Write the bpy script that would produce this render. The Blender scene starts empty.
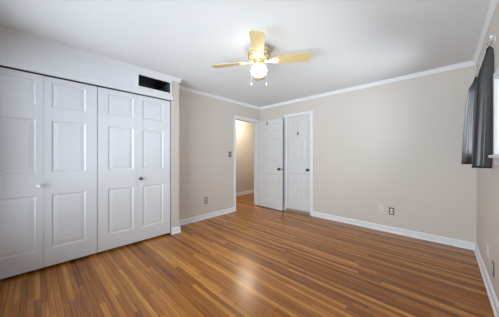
import bpy, bmesh, math, random
from mathutils import Vector, Matrix
random.seed(4)
S = bpy.context.scene
C = S.collection
PI = math.pi

# ---------------------------------------------------------------- camera
cam_d = bpy.data.cameras.new('camera'); cam = bpy.data.objects.new('camera', cam_d); C.objects.link(cam)
cam.location = (0, 0, 1.19)
cam.rotation_euler = (PI/2, 0, math.radians(43.55))
cam_d.sensor_width = 36; cam_d.lens = 204.9/499*36; cam_d.shift_y = -1.7/499; cam_d.clip_start = 0.02
S.camera = cam
# ---------------------------------------------------------------- world, exposure
REAR_SKY, EAST_SKY, GROUND_GAIN = 9.0, 9.5, 1.5
w = bpy.data.worlds.new('sky'); S.world = w; w.use_nodes = True
bg = w.node_tree.nodes['Background']; bg.inputs[0].default_value = (0.90, 0.95, 1.0, 1)
# overcast sky, brighter towards the east (+x) side and over the pale sunlit ground there
_t = w.node_tree; _tc = _t.nodes.new('ShaderNodeTexCoord'); _sp = _t.nodes.new('ShaderNodeSeparateXYZ'); _t.links.new(_tc.outputs['Generated'], _sp.inputs[0])
def _ramp(src, a, b, lo, hi):
    m = _t.nodes.new('ShaderNodeMapRange'); m.interpolation_type = 'SMOOTHSTEP'; m.inputs[1].default_value = a; m.inputs[2].default_value = b
    m.inputs[3].default_value = lo; m.inputs[4].default_value = hi; _t.links.new(src, m.inputs[0]); return m.outputs[0]
_e = _ramp(_sp.outputs[0], -.1, .4, REAR_SKY, EAST_SKY); _g = _ramp(_sp.outputs[2], -.05, -.45, 1.0, GROUND_GAIN)
_m = _t.nodes.new('ShaderNodeMath'); _m.operation = 'MULTIPLY'; _t.links.new(_e, _m.inputs[0]); _t.links.new(_g, _m.inputs[1]); _t.links.new(_m.outputs[0], bg.inputs[1])
S.view_settings.view_transform = 'Standard'; S.view_settings.look = 'None'
S.view_settings.exposure = 0.2; S.view_settings.gamma = 1; S.view_settings.use_curve_mapping = False
S.cycles.use_denoising = True
S.cycles.max_bounces = 16; S.cycles.diffuse_bounces = 10; S.cycles.sample_clamp_indirect = 6
S.cycles.caustics_reflective = False; S.cycles.caustics_refractive = False
FAN_GLOW = 8.0; HALL_GLOW = 80.0

def portal(name, loc, rot, sx, sy):
    d = bpy.data.lights.new(name, 'AREA'); d.shape = 'RECTANGLE'; d.size = sx; d.size_y = sy
    d.cycles.is_portal = True
    o = bpy.data.objects.new(name, d); C.objects.link(o); o.location = loc; o.rotation_euler = rot

# ---------------------------------------------------------------- dimensions (metres)
XL, XC, YB, XR, YR, H = -3.329, -3.038, 3.877, 0.297, -0.62, 2.415
YC = 1.579                        # end of the closet block
DY0, DY1, DH = 3.055, 3.812, 2.045  # bedroom doorway in the left wall
BX0, BX1 = -2.555, -1.965         # closed door in the back wall
WT = 0.115
XH = -4.57                        # far wall of the hall
W1 = (2.68, 3.50, 1.20, 2.04)     # window in the right wall, y0 y1 z0 z1
W2 = (1.75, 2.48, 1.20, 1.80)
W3 = (-2.8, -0.10, 0.35, 2.15)   # unseen rear window added for daylight, x0 x1 z0 z1
CY0, CY1, CZ = -0.385, 1.441, 2.046 # closet opening
VY0, VY1, VZ0, VZ1 = 0.981, 1.436, 2.158, 2.322

portal('daylight_portal', (XR+WT+.03, (W1[0]+W1[1])/2, (W1[2]+W1[3])/2), (0, PI/2, 0), W1[3]-W1[2], W1[1]-W1[0])
portal('daylight_portal', (XR+WT+.03, (W2[0]+W2[1])/2, (W2[2]+W2[3])/2), (0, PI/2, 0), W2[3]-W2[2], W2[1]-W2[0])
portal('daylight_portal', ((W3[0]+W3[1])/2, YR-WT-.03, (W3[2]+W3[3])/2), (PI/2, 0, 0), W3[1]-W3[0], W3[3]-W3[2])

# ---------------------------------------------------------------- materials
def lin(c):
    return tuple(((v/255)/12.92 if v/255 <= .04045 else ((v/255+.055)/1.055)**2.4) for v in c)+(1,)
class NT:
    def __init__(s, name):
        s.m = bpy.data.materials.new(name); s.m.use_nodes = True; s.t = s.m.node_tree
        s.b = s.t.nodes['Principled BSDF']
    def n(s, kind, **kw):
        x = s.t.nodes.new(kind)
        for k, v in kw.items():
            if k.startswith('i_'):
                k = k[2:]; x.inputs[int(k) if k.isdigit() else k].default_value = v
            else: setattr(x, k, v)
        return x
    def l(s, a, b): s.t.links.new(a, b)
    def math(s, op, a, b=None, c=None):
        x = s.n('ShaderNodeMath', operation=op)
        for i, v in enumerate((a, b, c)):
            if v is None: continue
            if isinstance(v, (int, float)): x.inputs[i].default_value = v
            else: s.l(v, x.inputs[i])
        return x.outputs[0]
def paint(name, rgb, rough=.5, var=.03, scale=3., bump=.02, bscale=220., metal=0., spec=.5):
    k = NT(name); b = k.b
    b.inputs['Roughness'].default_value = rough; b.inputs['Metallic'].default_value = metal
    b.inputs['Specular IOR Level'].default_value = spec
    tc = k.n('ShaderNodeTexCoord'); no = k.n('ShaderNodeTexNoise', i_Scale=scale, i_Detail=4.)
    k.l(tc.outputs['Object'], no.inputs['Vector'])
    mx = k.n('ShaderNodeMix', data_type='RGBA'); c = lin(rgb)
    mx.inputs[6].default_value = tuple(v*(1-var) for v in c[:3])+(1,); mx.inputs[7].default_value = tuple(min(1, v*(1+var)) for v in c[:3])+(1,)
    k.l(no.outputs[0], mx.inputs[0]); k.l(mx.outputs[2], b.inputs['Base Color'])
    if bump:
        n2 = k.n('ShaderNodeTexNoise', i_Scale=bscale, i_Detail=2.); k.l(tc.outputs['Object'], n2.inputs['Vector'])
        bp = k.n('ShaderNodeBump', i_Strength=bump, i_Distance=.01); k.l(n2.outputs[0], bp.inputs['Height']); k.l(bp.outputs[0], b.inputs['Normal'])
    return k.m
def emit(name, rgb, strength, base=(250, 250, 248)):
    k = NT(name); k.b.inputs['Base Color'].default_value = lin(base)
    k.b.inputs['Emission Color'].default_value = lin(rgb); k.b.inputs['Emission Strength'].default_value = strength
    k.b.inputs['Roughness'].default_value = .3
    return k.m
def glass(name):
    k = NT(name); t = k.t
    tr = k.n('ShaderNodeBsdfTransparent'); tr.inputs[0].default_value = (.93, .96, .97, 1)
    gl = k.n('ShaderNodeBsdfGlossy'); gl.inputs['Roughness'].default_value = .02
    fr = k.n('ShaderNodeFresnel', i_IOR=1.45); mx = k.n('ShaderNodeMixShader')
    k.l(fr.outputs[0], mx.inputs[0]); k.l(tr.outputs[0], mx.inputs[1]); k.l(gl.outputs[0], mx.inputs[2])
    k.l(mx.outputs[0], t.nodes['Material Output'].inputs['Surface']); return k.m
def floor_mat():
    k = NT('oak_strip_floor'); tc = k.n('ShaderNodeTexCoord'); sp = k.n('ShaderNodeSeparateXYZ'); k.l(tc.outputs['Object'], sp.inputs[0])
    X, Y = sp.outputs[0], sp.outputs[1]
    r = k.math('DIVIDE', Y, .0400); row = k.math('FLOOR', r); fy = k.math('FRACT', r)
    wn = k.n('ShaderNodeTexWhiteNoise', noise_dimensions='1D'); k.l(row, wn.inputs['W'])
    q = k.math('DIVIDE', k.math('ADD', X, k.math('MULTIPLY', wn.outputs[0], 7.3)), k.math('ADD', 1.1, k.math('MULTIPLY', wn.outputs[0], 1.2)))
    col = k.math('FLOOR', q); fx = k.math('FRACT', q)
    cb = k.n('ShaderNodeCombineXYZ'); k.l(row, cb.inputs[0]); k.l(col, cb.inputs[1])
    w2 = k.n('ShaderNodeTexWhiteNoise', noise_dimensions='2D'); k.l(cb.outputs[0], w2.inputs['Vector'])
    # streaky grain, shifted per board
    cg = k.n('ShaderNodeCombineXYZ')
    k.l(k.math('MULTIPLY', X, 2.2), cg.inputs[0]); k.l(k.math('MULTIPLY', Y, 95.), cg.inputs[1]); k.l(k.math('MULTIPLY', w2.outputs[0], 40.), cg.inputs[2])
    g = k.n('ShaderNodeTexNoise', i_Scale=1., i_Detail=6., i_Roughness=.62, i_Distortion=.4); k.l(cg.outputs[0], g.inputs['Vector'])
    cg2 = k.n('ShaderNodeCombineXYZ')
    k.l(k.math('MULTIPLY', X, .8), cg2.inputs[0]); k.l(k.math('MULTIPLY', Y, 9.), cg2.inputs[1])
    g2 = k.n('ShaderNodeTexNoise', i_Scale=1., i_Detail=3.); k.l(cg2.outputs[0], g2.inputs['Vector'])
    f = k.math('ADD', k.math('MULTIPLY', w2.outputs[0], .44), k.math('ADD', k.math('MULTIPLY', g.outputs[0], .80), k.math('MULTIPLY', g2.outputs[0], .25)))
    f = k.math('SUBTRACT', f, .28)
    cr = k.n('ShaderNodeValToRGB'); e = cr.color_ramp.elements
    e[0].position = .05; e[0].color = lin(FLOOR_COL[0]); e[1].position = .95; e[1].color = lin(FLOOR_COL[4])
    for p, c in ((.28, FLOOR_COL[1]), (.5, FLOOR_COL[2]), (.72, FLOOR_COL[3])):
        x = e.new(p); x.color = lin(c)
    k.l(f, cr.inputs[0])
    gy = k.math('LESS_THAN', fy, .07); gx = k.math('LESS_THAN', fx, .0014)
    gap = k.math('MAXIMUM', gy, gx)
    mx = k.n('ShaderNodeMix', data_type='RGBA'); k.l(k.math('MULTIPLY', gap, .75), mx.inputs[0]); k.l(cr.outputs[0], mx.inputs[6]); mx.inputs[7].default_value = lin((50, 28, 14))
    k.l(mx.outputs[2], k.b.inputs['Base Color'])
    k.l(k.math('ADD', .17, k.math('MULTIPLY', g.outputs[0], .16)), k.b.inputs['Roughness'])
    k.b.inputs['Specular IOR Level'].default_value = .36
    bp = k.n('ShaderNodeBump', i_Strength=.12, i_Distance=.002)
    k.l(k.math('SUBTRACT', k.math('ADD', k.math('MULTIPLY', g.outputs[0], .3), k.math('MULTIPLY', w2.outputs[0], .5)), gap), bp.inputs['Height'])
    k.l(bp.outputs[0], k.b.inputs['Normal'])
    return k.m
FLOOR_COL = [(78, 42, 16), (126, 74, 28), (160, 100, 42), (190, 130, 60), (224, 170, 98)]
M = dict(
    wall=paint('greige_wall_paint', (204, 197, 190), .55, .015, 2., .03, 260.),
    hallwall=paint('hall_wall_paint', (212, 208, 202), .55, .015, 2., .03, 260.),
    ceil=paint('white_ceiling_paint', (224, 227, 230), .7, .01, 2., .03, 200.),
    white=paint('white_trim_paint', (225, 228, 232), .35, .012, 3., .01, 120.),
    door=paint('white_door_paint', (218, 221, 226), .38, .012, 3., .015, 160.),
    roomdoor=paint('white_room_door_paint', (210, 210, 211), .4, .012, 3., .015, 160.),
    floor=floor_mat(), glass=glass('window_glass'),
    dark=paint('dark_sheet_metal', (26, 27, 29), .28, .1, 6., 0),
    gleam=paint('painted_gleam_metal', (150, 156, 168), .3, .3, 14., 0, metal=.7),  # pale metal with the vent's gleam put into its colour
    nickel=paint('worn_nickel', (112, 108, 102), .35, .08, 20., 0, metal=1.),
    bronze=paint('dark_bronze_metal', (74, 70, 66), .38, .08, 20., 0, metal=.9),
    steel=paint('brushed_steel_plate', (104, 99, 93), .42, .06, 30., 0, metal=.5),
    plastic=paint('white_plastic', (232, 231, 226), .35, .01, 5., 0),
    almond=paint('off_white_plastic', (216, 210, 203), .4, .01, 5., 0),
    slot=paint('dark_slot', (35, 34, 33), .6, .02, 5., 0),
    blade=paint('pale_maple_blade', (206, 184, 132), .4, .06, 9., 0),
    brass=paint('polished_brass', (214, 180, 104), .25, .05, 12., 0, metal=.8),
    champagne=paint('champagne_metal', (214, 200, 164), .35, .04, 12., 0, metal=.5),
    cream=paint('cream_enamel', (238, 230, 205), .3, .02, 8., 0),
    cloth=paint('charcoal_satin_cloth', (62, 61, 62), .33, .05, 14., .05, 700., spec=.6),
    hem=paint('dark_hem_cloth', (34, 34, 37), .6, .05, 14., 0),
    stone=paint('mottled_grey_marble', (150, 146, 138), .3, .45, 38., 0),
    globe=emit('lit_opal_globe', (255, 247, 234), FAN_GLOW),
    halllamp=emit('lit_hall_globe', (255, 240, 216), HALL_GLOW),
    chain=paint('pull_chain_metal', (205, 198, 185), .35, .03, 9., 0, metal=.4),
)

# ---------------------------------------------------------------- mesh helpers
class MB:
    def __init__(s): s.b = bmesh.new()
    def box(s, x0, x1, y0, y1, z0, z1, bev=0):
        t = bmesh.new(); bmesh.ops.create_cube(t, size=1)
        for v in t.verts:
            v.co = Vector(((x0+x1)/2+v.co.x*(x1-x0), (y0+y1)/2+v.co.y*(y1-y0), (z0+z1)/2+v.co.z*(z1-z0)))
        if bev: bmesh.ops.bevel(t, geom=list(t.edges), offset=bev, segments=2, affect='EDGES', profile=.5)
        return s.add(t)
    def add(s, t, mat=None):
        if mat is not None: bmesh.ops.transform(t, matrix=mat, verts=t.verts)
        me = bpy.data.meshes.new('tmp'); t.to_mesh(me); t.free(); s.b.from_mesh(me); bpy.data.meshes.remove(me); return s
    def prism(s, prof, p0, p1, out):
        """profile [(u out from wall, z)], swept from p0 to p1 (xy), 'out' = unit xy vector away from the wall"""
        t = bmesh.new(); a = []; b = []
        for u, z in prof:
            a.append(t.verts.new((p0[0]+out[0]*u, p0[1]+out[1]*u, z))); b.append(t.verts.new((p1[0]+out[0]*u, p1[1]+out[1]*u, z)))
        n = len(prof)
        for i in range(n): t.faces.new((a[i], a[(i+1) % n], b[(i+1) % n], b[i]))
        t.faces.new(a); t.faces.new(b[::-1]); bmesh.ops.recalc_face_normals(t, faces=t.faces)
        return s.add(t)
    def lathe(s, prof, seg=40, mat=None):
        t = bmesh.new(); rings = []
        for r, z in prof:
            if r < 1e-5: rings.append([t.verts.new((0, 0, z))])
            else: rings.append([t.verts.new((r*math.cos(2*PI*i/seg), r*math.sin(2*PI*i/seg), z)) for i in range(seg)])
        for A, B in zip(rings, rings[1:]):
            for i in range(seg):
                j = (i+1) % seg
                if len(A) == 1 and len(B) == 1: continue
                if len(A) == 1: t.faces.new((A[0], B[i], B[j]))
                elif len(B) == 1: t.faces.new((A[i], A[j], B[0]))
                else: t.faces.new((A[i], A[j], B[j], B[i]))
        for R in (rings[0], rings[-1]):
            if len(R) > 1: t.faces.new(R)
        bmesh.ops.recalc_face_normals(t, faces=t.faces)
        return s.add(t, mat)
    def tube(s, pts, r, seg=10):
        t = bmesh.new(); pts = [Vector(p) for p in pts]; rings = []
        for i, p in enumerate(pts):
            d = (pts[min(i+1, len(pts)-1)]-pts[max(i-1, 0)]).normalized()
            up = Vector((0, 0, 1)) if abs(d.z) < .9 else Vector((1, 0, 0))
            a = d.cross(up).normalized(); b = d.cross(a)
            rings.append([t.verts.new(p+a*r*math.cos(2*PI*k/seg)+b*r*math.sin(2*PI*k/seg)) for k in range(seg)])
        for A, B in zip(rings, rings[1:]):
            for k in range(seg): t.faces.new((A[k], A[(k+1) % seg], B[(k+1) % seg], B[k]))
        t.faces.new(rings[0]); t.faces.new(rings[-1]); bmesh.ops.recalc_face_normals(t, faces=t.faces)
        return s.add(t)
    def panels(s, w, h, th, rects):
        """moulded panel door: x 0..w, z 0..h, y -th/2..th/2, raised panels on both faces"""
        t = bmesh.new()
        xs = sorted({0, w} | {r[0] for r in rects} | {r[1] for r in rects}); zs = sorted({0, h} | {r[2] for r in rects} | {r[3] for r in rects})
        for sg in (-1, 1):
            y = sg*th/2
            for i in range(len(xs)-1):
                for j in range(len(zs)-1):
                    cx, cz = (xs[i]+xs[i+1])/2, (zs[j]+zs[j+1])/2
                    if any(r[0] < cx < r[1] and r[2] < cz < r[3] for r in rects): continue
                    t.faces.new([t.verts.new((a, y, b)) for a, b in ((xs[i], zs[j]), (xs[i+1], zs[j]), (xs[i+1], zs[j+1]), (xs[i], zs[j+1]))])
            for r in rects:
                prev = None
                for ins, d in ((0, 0), (.004, .0015), (.011, .007), (.018, .0075), (.045, .0035), (.050, .0025)):
                    c = [t.verts.new((a, y-sg*d, b)) for a, b in ((r[0]+ins, r[2]+ins), (r[1]-ins, r[2]+ins), (r[1]-ins, r[3]-ins), (r[0]+ins, r[3]-ins))]
                    if prev:
                        for q in range(4): t.faces.new((prev[q], prev[(q+1) % 4], c[(q+1) % 4], c[q]))
                    prev = c
                t.faces.new(prev)
        for a, b in (((0, 0), (w, 0)), ((w, 0), (w, h)), ((w, h), (0, h)), ((0, h), (0, 0))):
            t.faces.new([t.verts.new(v) for v in ((a[0], -th/2, a[1]), (b[0], -th/2, b[1]), (b[0], th/2, b[1]), (a[0], th/2, a[1]))])
        bmesh.ops.remove_doubles(t, verts=t.verts, dist=1e-5); bmesh.ops.recalc_face_normals(t, faces=t.faces)
        return s.add(t)
    def build(s, name, mat, parent=None, mat4=None, smooth=False):
        me = bpy.data.meshes.new(name); s.b.to_mesh(me); s.b.free(); me.materials.append(mat)
        if smooth:
            for p in me.polygons: p.use_smooth = True
            try: me.set_sharp_from_angle(angle=math.radians(40))
            except Exception: pass
        o = bpy.data.objects.new(name, me); C.objects.link(o)
        if parent: o.parent = parent
        if mat4 is not None: o.matrix_local = mat4
        return o
def tag(o, label, cat, group=None, kind=None):
    if label: o['label'] = label
    if cat: o['category'] = cat
    if group: o['group'] = group
    if kind: o['kind'] = kind
    return o
def empty(name, loc, rz=0):
    o = bpy.data.objects.new(name, None); C.objects.link(o); o.location = loc; o.rotation_euler = (0, 0, rz); o.empty_display_size = .1; return o
def struct(mb, name, mat, label, cat):
    return tag(mb.build(name, mat), label, cat, kind='structure')
def rot(axis, deg): return Matrix.Rotation(math.radians(deg), 4, axis)
def tr(x, y, z): return Matrix.Translation((x, y, z))

# ---------------------------------------------------------------- the shell
XB = XC-.72   # back of the closet
b = MB(); b.box(XH-.2, XR+.2, YR-.2, 6.3, -.1, 0); struct(b, 'floor', M['floor'], 'glossy narrow-strip oak floor running through the room and hall', 'floor')
b = MB(); b.box(XH-.2, XR+.2, YR-.2, 6.3, H, H+.1); struct(b, 'ceiling', M['ceil'], 'smooth white ceiling', 'ceiling')
# left wall with the doorway
b = MB(); b.box(XL-WT, XL, YC-.1, DY0, 0, H).box(XL-WT, XL, DY1, YB, 0, H).box(XL-WT, XL, DY0, DY1, DH, H)
struct(b, 'wall_left', M['wall'], 'greige wall between the closet and the bedroom doorway', 'wall')
# back wall with the closed door
b = MB(); b.box(XL-WT, BX0, YB, YB+WT, 0, H).box(BX1, XR, YB, YB+WT, 0, H).box(BX0, BX1, YB, YB+WT, DH+.03, H)
struct(b, 'wall_back', M['wall'], 'long greige back wall with the closed panel door', 'wall')
# right wall with two windows
b = MB()
b.box(XR, XR+WT, YR-.2, W2[0], 0, H).box(XR, XR+WT, W2[1], W1[0], 0, H).box(XR, XR+WT, W1[1], YB+WT, 0, H)
for W in (W1, W2): b.box(XR, XR+WT, W[0], W[1], 0, W[2]).box(XR, XR+WT, W[0], W[1], W[3], H)
struct(b, 'wall_right', M['wall'], 'pale greige window wall at the right edge', 'wall')
b = MB(); b.box(XB-.1, W3[0], YR-WT, YR, 0, H).box(W3[1], XR, YR-WT, YR, 0, H).box(W3[0], W3[1], YR-WT, YR, 0, W3[2]).box(W3[0], W3[1], YR-WT, YR, W3[3], H)
struct(b, 'wall_rear', M['wall'], 'rear wall behind the camera with an opening for the added daylight window', 'wall')
# closet block: beige strip, then the white header board above the doors
b = MB(); b.box(XC-.1, XC, CY1+.012, YC, 0, H).box(XB, XC-.1, YC-.1, YC, 0, H).box(XB-.1, XB, YR, YC, 0, H).box(XC-.1, XC, YR, CY0-.01, 0, H)
struct(b, 'wall_closet', M['wall'], 'narrow beige wall strip at the end of the closet', 'wall')
b = MB(); x0, x1 = XC-.1, XC+.004
b.box(x0, x1, YR, VY0, CZ+.01, H).box(x0, x1, VY1, CY1+.022, CZ+.01, H).box(x0, x1, VY0, VY1, CZ+.01, VZ0).box(x0, x1, VY0, VY1, VZ1, H)
struct(b, 'trim_1', M['white'], 'white header board above the folding closet doors', 'header board')
b = MB(); b.box(XC+.004, XC+.02, YR, CY1+.034, CZ+.008, 2.118, .003)
struct(b, 'trim_2', M['white'], 'flat white casing strip right above the closet doors', 'casing')
# closet head casing returns beside the leaves
CR = [(0, H-.052), (.007, H-.052), (.009, H-.045), (.017, H-.029), (.027, H-.012), (.030, H-.006), (.030, H), (0, H)]
b = MB(); b.prism(CR, (XC+.004, YR), (XC+.004, YC+.028), (1, 0)); struct(b, 'trim_3', M['white'], 'white crown moulding above the closet', 'crown moulding')
b = MB(); b.prism(CR, (XL, YC), (XL, YB), (1, 0)); struct(b, 'trim_4', M['white'], 'white crown moulding on the left wall', 'crown moulding')
b = MB(); b.prism(CR, (XL, YB), (XR, YB), (0, -1)); struct(b, 'trim_5', M['white'], 'white crown moulding on the back wall', 'crown moulding')
b = MB(); b.prism(CR, (XR, YR), (XR, YB), (-1, 0)); struct(b, 'trim_6', M['white'], 'white crown moulding on the window wall', 'crown moulding')
BB = [(0, 0), (.024, 0), (.023, .012), (.016, .019), (.014, .022), (.014, .076), (.009, .086), (.004, .091), (0, .091)]
def base(name, segs, label):
    b = MB()
    for p0, p1, out in segs: b.prism(BB, p0, p1, out)
    struct(b, name, M['white'], label, 'baseboard')
base('baseboard_left', [((XL, YC), (XL, DY0-.049), (1, 0))], 'white baseboard along the left wall')
base('baseboard_closet', [((XC, CY1+.012), (XC, YC), (1, 0)), ((XC+.024, YC), (XL, YC), (0, 1))], 'short white baseboard at the end of the closet')
base('baseboard_back', [((BX1+.049, YB), (XR, YB), (0, -1)), ((XL, YB), (BX0-.049, YB), (0, -1))], 'white baseboard along the back wall')
base('baseboard_right', [((XR, YR), (XR, YB), (-1, 0))], 'white baseboard along the window wall')
# hall
b = MB(); b.box(XH-WT, XH, 1.0, 6.2, 0, H).box(XH-WT, XL, .9, 1.0, 0, H).box(XH-WT, XL, 6.1, 6.2, 0, H).box(XL-WT, XL, YB+WT, 6.2, 0, H).box(XB-.1, XL-WT, YC-.05, YC, 0, H)
struct(b, 'wall_hall', M['hallwall'], 'warm beige hall wall seen through the doorway', 'wall')
base('baseboard_hall', [((XH, 1.0), (XH, 6.1), (1, 0))], 'white baseboard of the hall')

# ---------------------------------------------------------------- doors
RW = [(.20, .785), (1.02, 1.575), (1.71, 1.93)]
def knob(parent, loc, mat4, mat, r=.026, name='knob'):
    b = MB(); k = r/.026
    b.lathe([(0, 0), (.030*k, 0), (.031*k, .004*k), (.024*k, .009*k), (.012*k, .013*k), (.010*k, .030*k), (.016*k, .036*k), (.026*k, .044*k), (.0275*k, .054*k), (.022*k, .063*k), (.010*k, .067*k), (0, .068*k)], 28)
    return b.build(name, mat, parent, tr(*loc) @ mat4, True)
# bedroom door: frame in the doorway, leaf swung against the back wall
d1 = tag(empty('door_1', (XL, DY1, 0)), 'white six-panel door standing open in front of the room corner', 'door', kind='structure')
b = MB(); L = -XL*0
cz = DH
b.box(0, .016, DY0-DY1-.047, DY0-DY1+.004, 0, cz+.050, .003).box(0, .016, -.004, YB-DY1-.001, 0, cz+.050, .003).box(0, .016, DY0-DY1+.004, -.004, cz-.004, cz+.050, .003)
b.box(-WT, 0, DY0-DY1, DY0-DY1+.016, 0, cz).box(-WT, 0, -.016, 0, 0, cz).box(-WT, 0, DY0-DY1+.016, -.016, cz-.016, cz)
b.box(-.075, -.055, DY0-DY1+.016, DY0-DY1+.028, 0, cz-.016)
b.box(-WT-.016, -WT, DY0-DY1-.047, DY0-DY1+.004, 0, cz+.050).box(-WT-.016, -WT, -.004, .055, 0, cz+.050).box(-WT-.016, -WT, DY0-DY1+.004, -.004, cz-.004, cz+.050)
fr = b.build('door_frame', M['white'], d1)
lw = .745
rects = [(.105, .335, a, c) for a, c in RW]+[(lw-.335, lw-.105, a, c) for a, c in RW]
ang = -3.0
LM = tr(.022, -.030, .012) @ rot('Z', ang)
b = MB(); b.panels(lw, 2.025, .035, rects); leaf = b.build('door_leaf', M['roomdoor'], d1, LM)
knob(leaf, (lw-.062, -.0175, .905), rot('X', 90), M['bronze']); knob(leaf, (lw-.062, .0175, .905), rot('X', -90), M['bronze'], .018)
b = MB(); b.box(lw-.0005, lw+.0015, -.012, .012, 0.889, .921); b.box(lw+.001, lw+.009, -.006, .006, .897, .913, .002); b.build('latch', M['bronze'], leaf)
for z in (.2, 1.0, 1.82):
    b = MB(); b.lathe([(.006, z-.045), (.006, z+.045)], 12, tr(-.008, -.012, 0)); b.box(-.004, .02, -.0185, -.0172, z-.045, z+.045); b.build('hinge', M['roomdoor'], leaf)
# closed door in the back wall
d2 = tag(empty('door_2', (BX0, YB, 0)), 'closed white six-panel door in the back wall', 'door', kind='structure')
w2 = BX1-BX0; ch = DH+.03
b = MB(); b.box(-.047, .004, -.018, 0, 0, ch+.047, .003).box(w2-.004, w2+.047, -.018, 0, 0, ch+.047, .003).box(.004, w2-.004, -.018, 0, ch-.004, ch+.047, .003)
b.box(0, .014, 0, WT, 0, ch).box(w2-.014, w2, 0, WT, 0, ch).box(.014, w2-.014, 0, WT, ch-.014, ch)
b.build('door_frame', M['white'], d2)
lw2 = w2-.034
rects = [(.085, .265, a, c) for a, c in RW]+[(lw2-.265, lw2-.085, a, c) for a, c in RW]
b = MB(); b.panels(lw2, 2.005, .035, rects); leaf2 = b.build('door_leaf', M['roomdoor'], d2, tr(.017, .030, .052))
knob(leaf2, (lw2-.052, -.0175, .865), rot('X', 90), M['bronze'])
b = MB(); b.box(.0, w2, -.012, WT, 0, .046, .004); b.build('threshold', M['stone'], d2)
b = MB(); b.box(-.01, w2+.01, WT, WT+.02, 0, ch+.02); b.build('back_panel', M['roomdoor'], d2)

# folding closet doors, two hinged pairs
def knob_at(parent, x, mat): return knob(parent, (x, -.0175, .86), rot('X', 90), mat, .019)
lw3 = (CY1-CY0)/4
CM = tr(XC-.012, 0, .018) @ rot('Z', 90)     # local x -> world +y, local -y -> world +x
for i, (ya, kleaf, kx, km, lab) in enumerate(((CY0, 0, lw3-.036, M['plastic'], 'white folding closet door with a white knob, nearer the left photo edge'),
                                     (CY0+2*lw3, 1, .030, M['nickel'], 'white folding closet door under the dark vent opening, small metal knob'))):
    root = tag(empty('bifold_door', (XC-.022, ya, .030), PI/2), lab, 'closet door', 'folding closet doors')
    for k in range(2):
        g0 = .003 if k == 0 else .0010; g1 = .0010 if k == 0 else .003
        w_ = lw3-g0-g1; pa, pb = (.106, .056) if k == 0 else (.056, .106)
        b = MB(); b.panels(w_, 2.008, .034, [(pa, w_-pb, .185, .760), (pa, w_-pb, .992, 1.548), (pa, w_-pb, 1.690, 1.955)])
        lf = b.build('door_leaf', M['door'], root, tr(k*lw3+g0, 0, 0))
        if k == kleaf: knob_at(lf, kx, km)
    b = MB()
    for z in (.3, 1.0, 1.75): b.box(lw3-.03, lw3+.03, .0172, .0195, z-.035, z+.035)
    b.build('fold_hinge', M['nickel'], root)
b = MB(); b.box(XC-.05, XC-.005, CY0, CY1, CZ-.004, CZ+.008); struct(b, 'trim_7', M['dark'], 'dark sliding track over the closet doors', 'door track')
b = MB(); b.box(XC-.045, XC+.002, CY1-.03, CY1+.002, 0.0, .014); tag(b.build('floor_bracket', M['nickel']), 'small metal pivot bracket on the floor at the right end of the closet doors', 'bracket')

# vent opening above the closet doors
v = tag(empty('vent_opening', (XC, (VY0+VY1)/2, VZ0)), 'dark rectangular opening with white frame above the folding closet doors', 'vent')
hw = (VY1-VY0)/2; hh = VZ1-VZ0
b = MB(); f = .016
b.box(.002, .013, -hw-f, -hw+.004, -f, hh+f, .002).box(.002, .013, hw-.004, hw+f, -f, hh+f, .002).box(.002, .013, -hw+.004, hw-.004, -f, .004, .002).box(.002, .013, -hw+.004, hw-.004, hh-.004, hh+f, .002)
b.build('vent_frame', M['white'], v)
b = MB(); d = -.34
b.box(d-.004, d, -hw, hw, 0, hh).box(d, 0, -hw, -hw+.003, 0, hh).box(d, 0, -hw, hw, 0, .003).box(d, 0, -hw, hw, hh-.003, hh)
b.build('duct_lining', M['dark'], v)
b = MB(); b.box(d, 0, hw-.003, hw, .003, hh-.003); b.build('gleam_side_panel', M['gleam'], v)  # this side of the lining is coloured lighter to imitate a gleam

# ---------------------------------------------------------------- windows
def window(name, W, label, muntin):
    """window in the right wall; local origin at the opening's lower far corner"""
    o = tag(empty(name, (XR, W[0], W[2])), label, 'window', kind='structure')
    w_, h_ = W[1]-W[0], W[3]-W[2]; b = MB(); c = .05
    b.box(-.014, .002, -c, .002, -.002, h_+c, .003).box(-.014, .002, w_-.002, w_+c, -.002, h_+c, .003).box(-.014, .002, .002, w_-.002, h_-.002, h_+c, .003)
    b.box(0, WT, 0, .012, 0, h_).box(0, WT, w_-.012, w_, 0, h_).box(0, WT, .012, w_-.012, h_-.012, h_).box(0, WT, .012, w_-.012, 0, .012)
    b.build('window_frame', M['white'], o)
    b = MB(); b.box(-.040, .06, -c, w_+c, -.02, .004, .004).box(-.012, .002, -c, w_+c, -.075, -.02, .003); b.build('window_sill', M['white'], o)
    n = 2
    for i in range(n):
        a = .012+(w_-.024)*i/n; e = .012+(w_-.024)*(i+1)/n; x = .055+.018*i
        b = MB(); t = .028
        b.box(x, x+.018, a, a+t, .012, h_-.012).box(x, x+.018, e-t, e, .012, h_-.012).box(x, x+.018, a+t, e-t, .012, .012+t).box(x, x+.018, a+t, e-t, h_-.012-t, h_-.012)
        if muntin: b.box(x+.002, x+.016, a+t, e-t, h_*.54, h_*.54+.016)
        s = b.build('window_sash', M['white'], o)
        b = MB(); b.box(x+.008, x+.010, a+t, e-t, .012+t, h_-.012-t); b.build('pane', M['glass'], s)
window('window_1', W1, 'short high window between the two grey curtains', False)
window('window_2', W2, 'high window at the right photo edge beside the nearer curtain', True)
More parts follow.
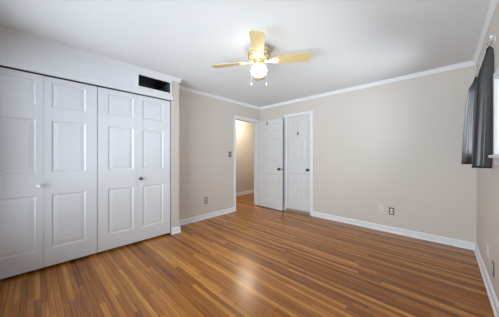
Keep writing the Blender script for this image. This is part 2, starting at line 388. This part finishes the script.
# rear window, invented to bring daylight in from behind the camera
o = tag(empty('added_window_3', (W3[0], YR, W3[2])), 'wide unseen window behind the camera, added for daylight', 'window', kind='structure')
w_, h_ = W3[1]-W3[0], W3[3]-W3[2]; b = MB()
b.box(-.06, .0, 0, .016, -.06, h_+.06).box(w_, w_+.06, 0, .016, -.06, h_+.06).box(0, w_, 0, .016, h_, h_+.06).box(0, w_, 0, .016, -.06, 0)
b.box(0, .03, -WT, 0, 0, h_).box(w_-.03, w_, -WT, 0, 0, h_).box(.03, w_-.03, -WT, 0, h_-.03, h_).box(.03, w_-.03, -WT, 0, 0, .03).box(w_/2-.025, w_/2+.025, -.08, -.04, .03, h_-.03).box(.03, w_-.03, -.08, -.04, h_/2-.02, h_/2+.02)
b.build('window_frame', M['white'], o)
b = MB(); b.box(.03, w_-.03, -.062, -.060, .03, h_-.03); b.build('pane', M['glass'], o)

# ---------------------------------------------------------------- curtains and rod
def itp(tab, q):
    for (a, x), (b, y) in zip(tab, tab[1:]):
        if q <= b: return x+(y-x)*(q-a)/(b-a)
    return tab[-1][1]
def curtain(hook, A, B, zt, zb, label, ph, folds, amp, wid, cen):
    """cloth gathered at a hook and fanning out to the footprint A-B at the bottom; origin at the hook"""
    root = tag(empty('curtain', (hook[0], hook[1], zb)), label, 'curtain', 'grey window curtains')
    hv = Vector(hook); A = Vector(A)-hv; B = Vector(B)-hv
    d = (B-A); nrm = Vector((d.y, -d.x)).normalized()
    nu, nv = 96, 40
    def pt(s, q):     # q 0 top .. 1 bottom
        q = min(q, 1.0)
        k = itp(wid, q); c = (A+B)/2*itp(cen, q)
        u = s-.5
        fold = amp*(.45+.55*q)*(math.sin(2*PI*folds*s+ph+.5*math.sin(2.1*q+ph))+.18*math.sin(2*PI*folds*2.3*s+1.7+q))
        p = c+d*u*k+nrm*fold+d.normalized()*amp*.35*math.sin(2*PI*folds*2*s+ph)
        sag = .06*(2*abs(u))**2.2*(1-q)**3
        return Vector((p.x, p.y, (zt-zb)*(1-q)-sag))
    def strip(q0, q1, n, th, name, mat, parent, s0=0., s1=1.):
        t = bmesh.new(); g = [[t.verts.new(pt(s0+(s1-s0)*i/nu, q0+(q1-q0)*j/n)) for i in range(nu+1)] for j in range(n+1)]
        for j in range(n):
            for i in range(nu): t.faces.new((g[j][i], g[j][i+1], g[j+1][i+1], g[j+1][i]))
        bmesh.ops.recalc_face_normals(t, faces=t.faces)
        b = MB(); b.add(t); o = b.build(name, mat, parent, None, True)
        m = o.modifiers.new('thickness', 'SOLIDIFY'); m.thickness = th; m.offset = 0
        return o
    strip(.0, 1, nv, .003, 'cloth', M['cloth'], root)
    strip(.985, 1.0, 2, .006, 'hem', M['hem'], root)
    strip(0, .02, 2, .006, 'heading', M['hem'], root)
    b = MB(); b.tube([(.012*math.cos(a), 0, zt-zb+.020+.016*math.sin(a)) for a in [i*2*PI/14 for i in range(15)]], .002, 8); b.build('ring', M['nickel'], root)
    return root
ZR = 2.140
curtain((.272, 3.53), (.284, 3.55), (.150, 3.40), ZR-.028, 1.105, 'grey satin curtain hanging nearest the room corner', 0.4, 2.0, .012,
        [(0, .25), (.08, .56), (.33, .76), (.6, .87), (1, 1)], [(0, .1), (.08, .44), (.33, .70), (.6, .83), (1, 1)])
curtain((.272, 2.61), (.286, 2.585), (.167, 2.577), ZR-.028, 1.095, 'charcoal grey curtain hanging in front of the other one, nearer the camera', 2.6, 1.2, .010,
        [(0, .32), (.06, .53), (.15, .75), (.27, .90), (.55, .94), (1, 1)], [(0, 0), (.06, .06), (.15, .33), (.27, .56), (.55, .69), (1, 1)])
r = tag(empty('curtain_rod', (.272, 3.07, ZR)), 'thin white curtain rod above the short window, holding both grey curtains', 'curtain rod')
b = MB(); b.tube([(0, -.56, 0), (0, .615, 0)], .005, 12); b.build('rod', M['white'], r, None, True)
for y in (-.53, .585):
    b = MB(); b.box(.019, .025, y-.012, y+.012, -.03, .03, .002).tube([(.020, y, .012), (.012, y, .004), (-.002, y, -.006)], .004); b.build('bracket', M['white'], r)
for y in (-.57, .625):
    b = MB(); b.lathe([(0, -.014), (.010, -.008), (.012, 0), (.010, .008), (0, .014)], 16, tr(0, y, 0)); b.build('finial', M['white'], r, None, True)

# ---------------------------------------------------------------- outlets and switch
def plate(name, loc, rz, pm, fm, label, cat, w_=.070, h_=.115, toggle=False, group=None):
    """local +y faces the room"""
    o = tag(empty(name, loc, rz), label, cat, group)
    b = MB(); b.box(-w_/2, w_/2, 0, .006, -h_/2, h_/2, .002); b.build('cover_plate', pm, o)
    if toggle:
        b = MB(); b.box(-.006, .006, .005, .009, -.014, .014, .001).box(-.004, .004, .008, .018, -.002, .010, .001); b.build('toggle', fm, o)
    else:
        for z in (-.021, .021):
            b = MB(); b.box(-.017, .017, .005, .0085, z-.0145, z+.0145, .003); r_ = b.build('receptacle', fm, o)
            b = MB(); b.box(-.008, -.005, .008, .0092, z-.005, z+.005).box(.005, .008, .008, .0092, z-.005, z+.005); b.build('slots', M['slot'], r_)
    for z in ((0,) if not toggle else (-.03, .03)):
        b = MB(); b.lathe([(.003, 0), (.003, .002), (0, .0025)], 10, tr(0, .005, z) @ rot('X', -90)); b.build('screw', M['nickel'], o)
    return o
plate('wall_outlet', (XL, 2.285, .350), -PI/2, M['steel'], M['plastic'], 'metal outlet plate with white sockets on the left wall', 'outlet')
plate('light_switch', (XL, 2.895, 1.245), -PI/2, M['steel'], M['plastic'], 'metal light switch plate with white toggle beside the doorway', 'light switch', toggle=True)
plate('wall_outlet', (-.602, YB, .335), PI, M['steel'], M['plastic'], 'metal outlet plate with white socket on the back wall', 'outlet')
plate('wall_outlet', (-.742, YB, .345), PI, M['almond'], M['almond'], 'off-white outlet plate on the back wall, left of the metal one', 'outlet')
plate('wall_outlet', (XR, 2.92, .31), PI/2, M['almond'], M['almond'], 'off-white outlet plate low on the window wall, nearer the corner', 'outlet')
plate('wall_outlet', (XR, 2.625, .262), PI/2, M['steel'], M['plastic'], 'metal outlet plate low on the window wall, nearer the camera', 'outlet')

# ---------------------------------------------------------------- hooks on the doors (local -y faces the room)
def hook(loc, rz, m, label):
    o = tag(empty('door_hook', loc, rz), label, 'hook')
    b = MB(); b.box(-.010, .010, -.003, 0, -.03, .035, .001); b.build('back_plate', m, o)
    b = MB(); b.tube([(0, -.003, -.015), (0, -.018, -.030), (0, -.034, -.030), (0, -.042, -.012), (0, -.040, .002)], .0055, 10)
    b.tube([(0, -.003, .015), (0, -.016, .020), (0, -.026, .034)], .0045, 10); b.build('prong', m, o, None, True)
def leafpt(x, z):
    p = tr(XL, DY1, 0) @ LM @ Vector((x, -.0178, z)); return p
p = leafpt(.325, 1.955); hook(p, math.radians(ang), M['nickel'], 'small metal hook high on the open white door')
hook((-2.262, YB+.012, 1.69), 0, M['bronze'], 'dark coat hook high on the closed white door')

# ---------------------------------------------------------------- ceiling fan with light
FX, FY = -1.514, 1.748
fan = tag(empty('ceiling_fan', (FX, FY, 2.07)), 'four-blade pale wood ceiling fan with a lit round globe', 'ceiling fan')
Z = lambda z: z-2.07
b = MB(); b.lathe([(0, Z(2.415)), (.085, Z(2.415)), (.105, Z(2.408)), (.118, Z(2.395)), (.122, Z(2.385)), (.122, Z(2.345)), (.112, Z(2.325)), (.118, Z(2.318)), (.118, Z(2.308)), (.100, Z(2.292)), (.07, Z(2.280)), (.0, Z(2.278))], 56)
b.build('motor_housing', M['champagne'], fan, None, True)
b = MB()
for z in (2.343, 2.316): b.lathe([(.118, Z(z-.004)), (.1255, Z(z-.002)), (.1255, Z(z+.002)), (.118, Z(z+.004))], 56)
b.build('trim_ring', M['brass'], fan, None, True)
b = MB(); b.lathe([(0, Z(2.285)), (.062, Z(2.285)), (.066, Z(2.275)), (.060, Z(2.262)), (.050, Z(2.255)), (.050, Z(2.240)), (.046, Z(2.232)), (0, Z(2.230))], 40); b.build('switch_housing', M['brass'], fan, None, True)
b = MB(); pr = [(.0, Z(2.236)), (.042, Z(2.236)), (.046, Z(2.226))]
R = .088
for i in range(0, 19):
    a = math.radians(58-i*(148/18)); pr.append((max(0, R*math.cos(a)), Z(2.160)+R*.80*math.sin(a)))
b.lathe(pr, 48); b.build('globe', M['globe'], fan, None, True)
for k in range(4):
    th = math.radians((32, 129, 210, 309)[k])
    BMx = tr(0, 0, Z(2.262)) @ Matrix.Rotation(th, 4, 'Z')
    b = MB(); t = bmesh.new()
    # blade outline, tapering to the hub, rounded tip
    out = []
    x0, x1 = .165, .565
    for i in range(9): s = i/8; out.append((x0+(x1-.045-x0)*s, .050+.022*s**.8))
    for i in range(1, 12): a = PI/2-PI*i/12; out.append((x1-.045+.045*math.cos(a), .072*(abs(math.sin(a))**.75)*(1 if math.sin(a) >= 0 else -1)))
    for i in range(9): s = 1-i/8; out.append((x0+(x1-.045-x0)*s, -(.050+.022*s**.8)))
    lo = [t.verts.new((x, y, -.003)) for x, y in out]; hi = [t.verts.new((x, y, .003)) for x, y in out]
    t.faces.new(lo); t.faces.new(hi)
    for i in range(len(out)): t.faces.new((lo[i], lo[(i+1) % len(out)], hi[(i+1) % len(out)], hi[i]))
    bmesh.ops.recalc_face_normals(t, faces=t.faces)
    b.add(t, rot('X', -11)); bl = b.build('blade', M['blade'], fan, BMx)
    b = MB(); t = bmesh.new(); ar = [(.060, .014), (.110, .012), (.140, .020), (.165, .040), (.205, .044), (.222, .030), (.215, .012), (.235, 0)]
    ol = ar+[(x, -y) for x, y in ar[-2::-1]]
    lo = [t.verts.new((x, y, -.009)) for x, y in ol]; hi = [t.verts.new((x, y, -.004)) for x, y in ol]
    t.faces.new(lo); t.faces.new(hi)
    for i in range(len(ol)): t.faces.new((lo[i], lo[(i+1) % len(ol)], hi[(i+1) % len(ol)], hi[i]))
    bmesh.ops.recalc_face_normals(t, faces=t.faces); b.add(t, rot('X', -11))
    for x, y in ((.18, .026), (.18, -.026), (.21, 0)): b.lathe([(.005, -.012), (.005, -.008)], 10, rot('X', -11) @ tr(x, y, 0))
    b.tube([(.055, 0, .018), (.085, 0, .012), (.105, 0, -.004)], .010, 8); b.build('blade_iron', M['cream'], fan, BMx)
cv = Vector((math.cos(math.radians(43.55)), math.sin(math.radians(43.55)), 0))
for s in (-1, 1):
    p = cv*s*.085-Vector((-.689, .725, 0))*.012; b = MB()
    n0 = Vector((p.x*.62, p.y*.62, Z(2.247)))
    b.tube([n0, (p.x*.9, p.y*.9, Z(2.245)), (p.x, p.y, Z(2.235)), (p.x, p.y, Z(2.02))], .0009, 6)
    ch_ = b.build('pull_chain', M['chain'], fan)
    b = MB(); b.lathe([(0, Z(2.022)), (.004, Z(2.020)), (.009, Z(2.003)), (.009, Z(1.996)), (.004, Z(1.989)), (0, Z(1.988))], 16, tr(p.x, p.y, 0)); b.build('pull_knob', M['plastic'], ch_, None, True)

# hall ceiling lamp (above the sight line through the doorway, seen mirrored in the floor)
hl = tag(empty('hall_lamp', (-4.0, 4.1, H)), 'round flush ceiling lamp glowing warmly in the hall', 'ceiling lamp')
b = MB(); b.lathe([(0, 0), (.15, 0), (.155, -.012), (.15, -.022), (0, -.022)], 40); b.build('lamp_base', M['brass'], hl, None, True)
b = MB(); b.lathe([(.14, -.02), (.138, -.045), (.12, -.075), (.08, -.10), (.03, -.112), (0, -.114)], 40); b.build('lamp_shade', M['halllamp'], hl, None, True)
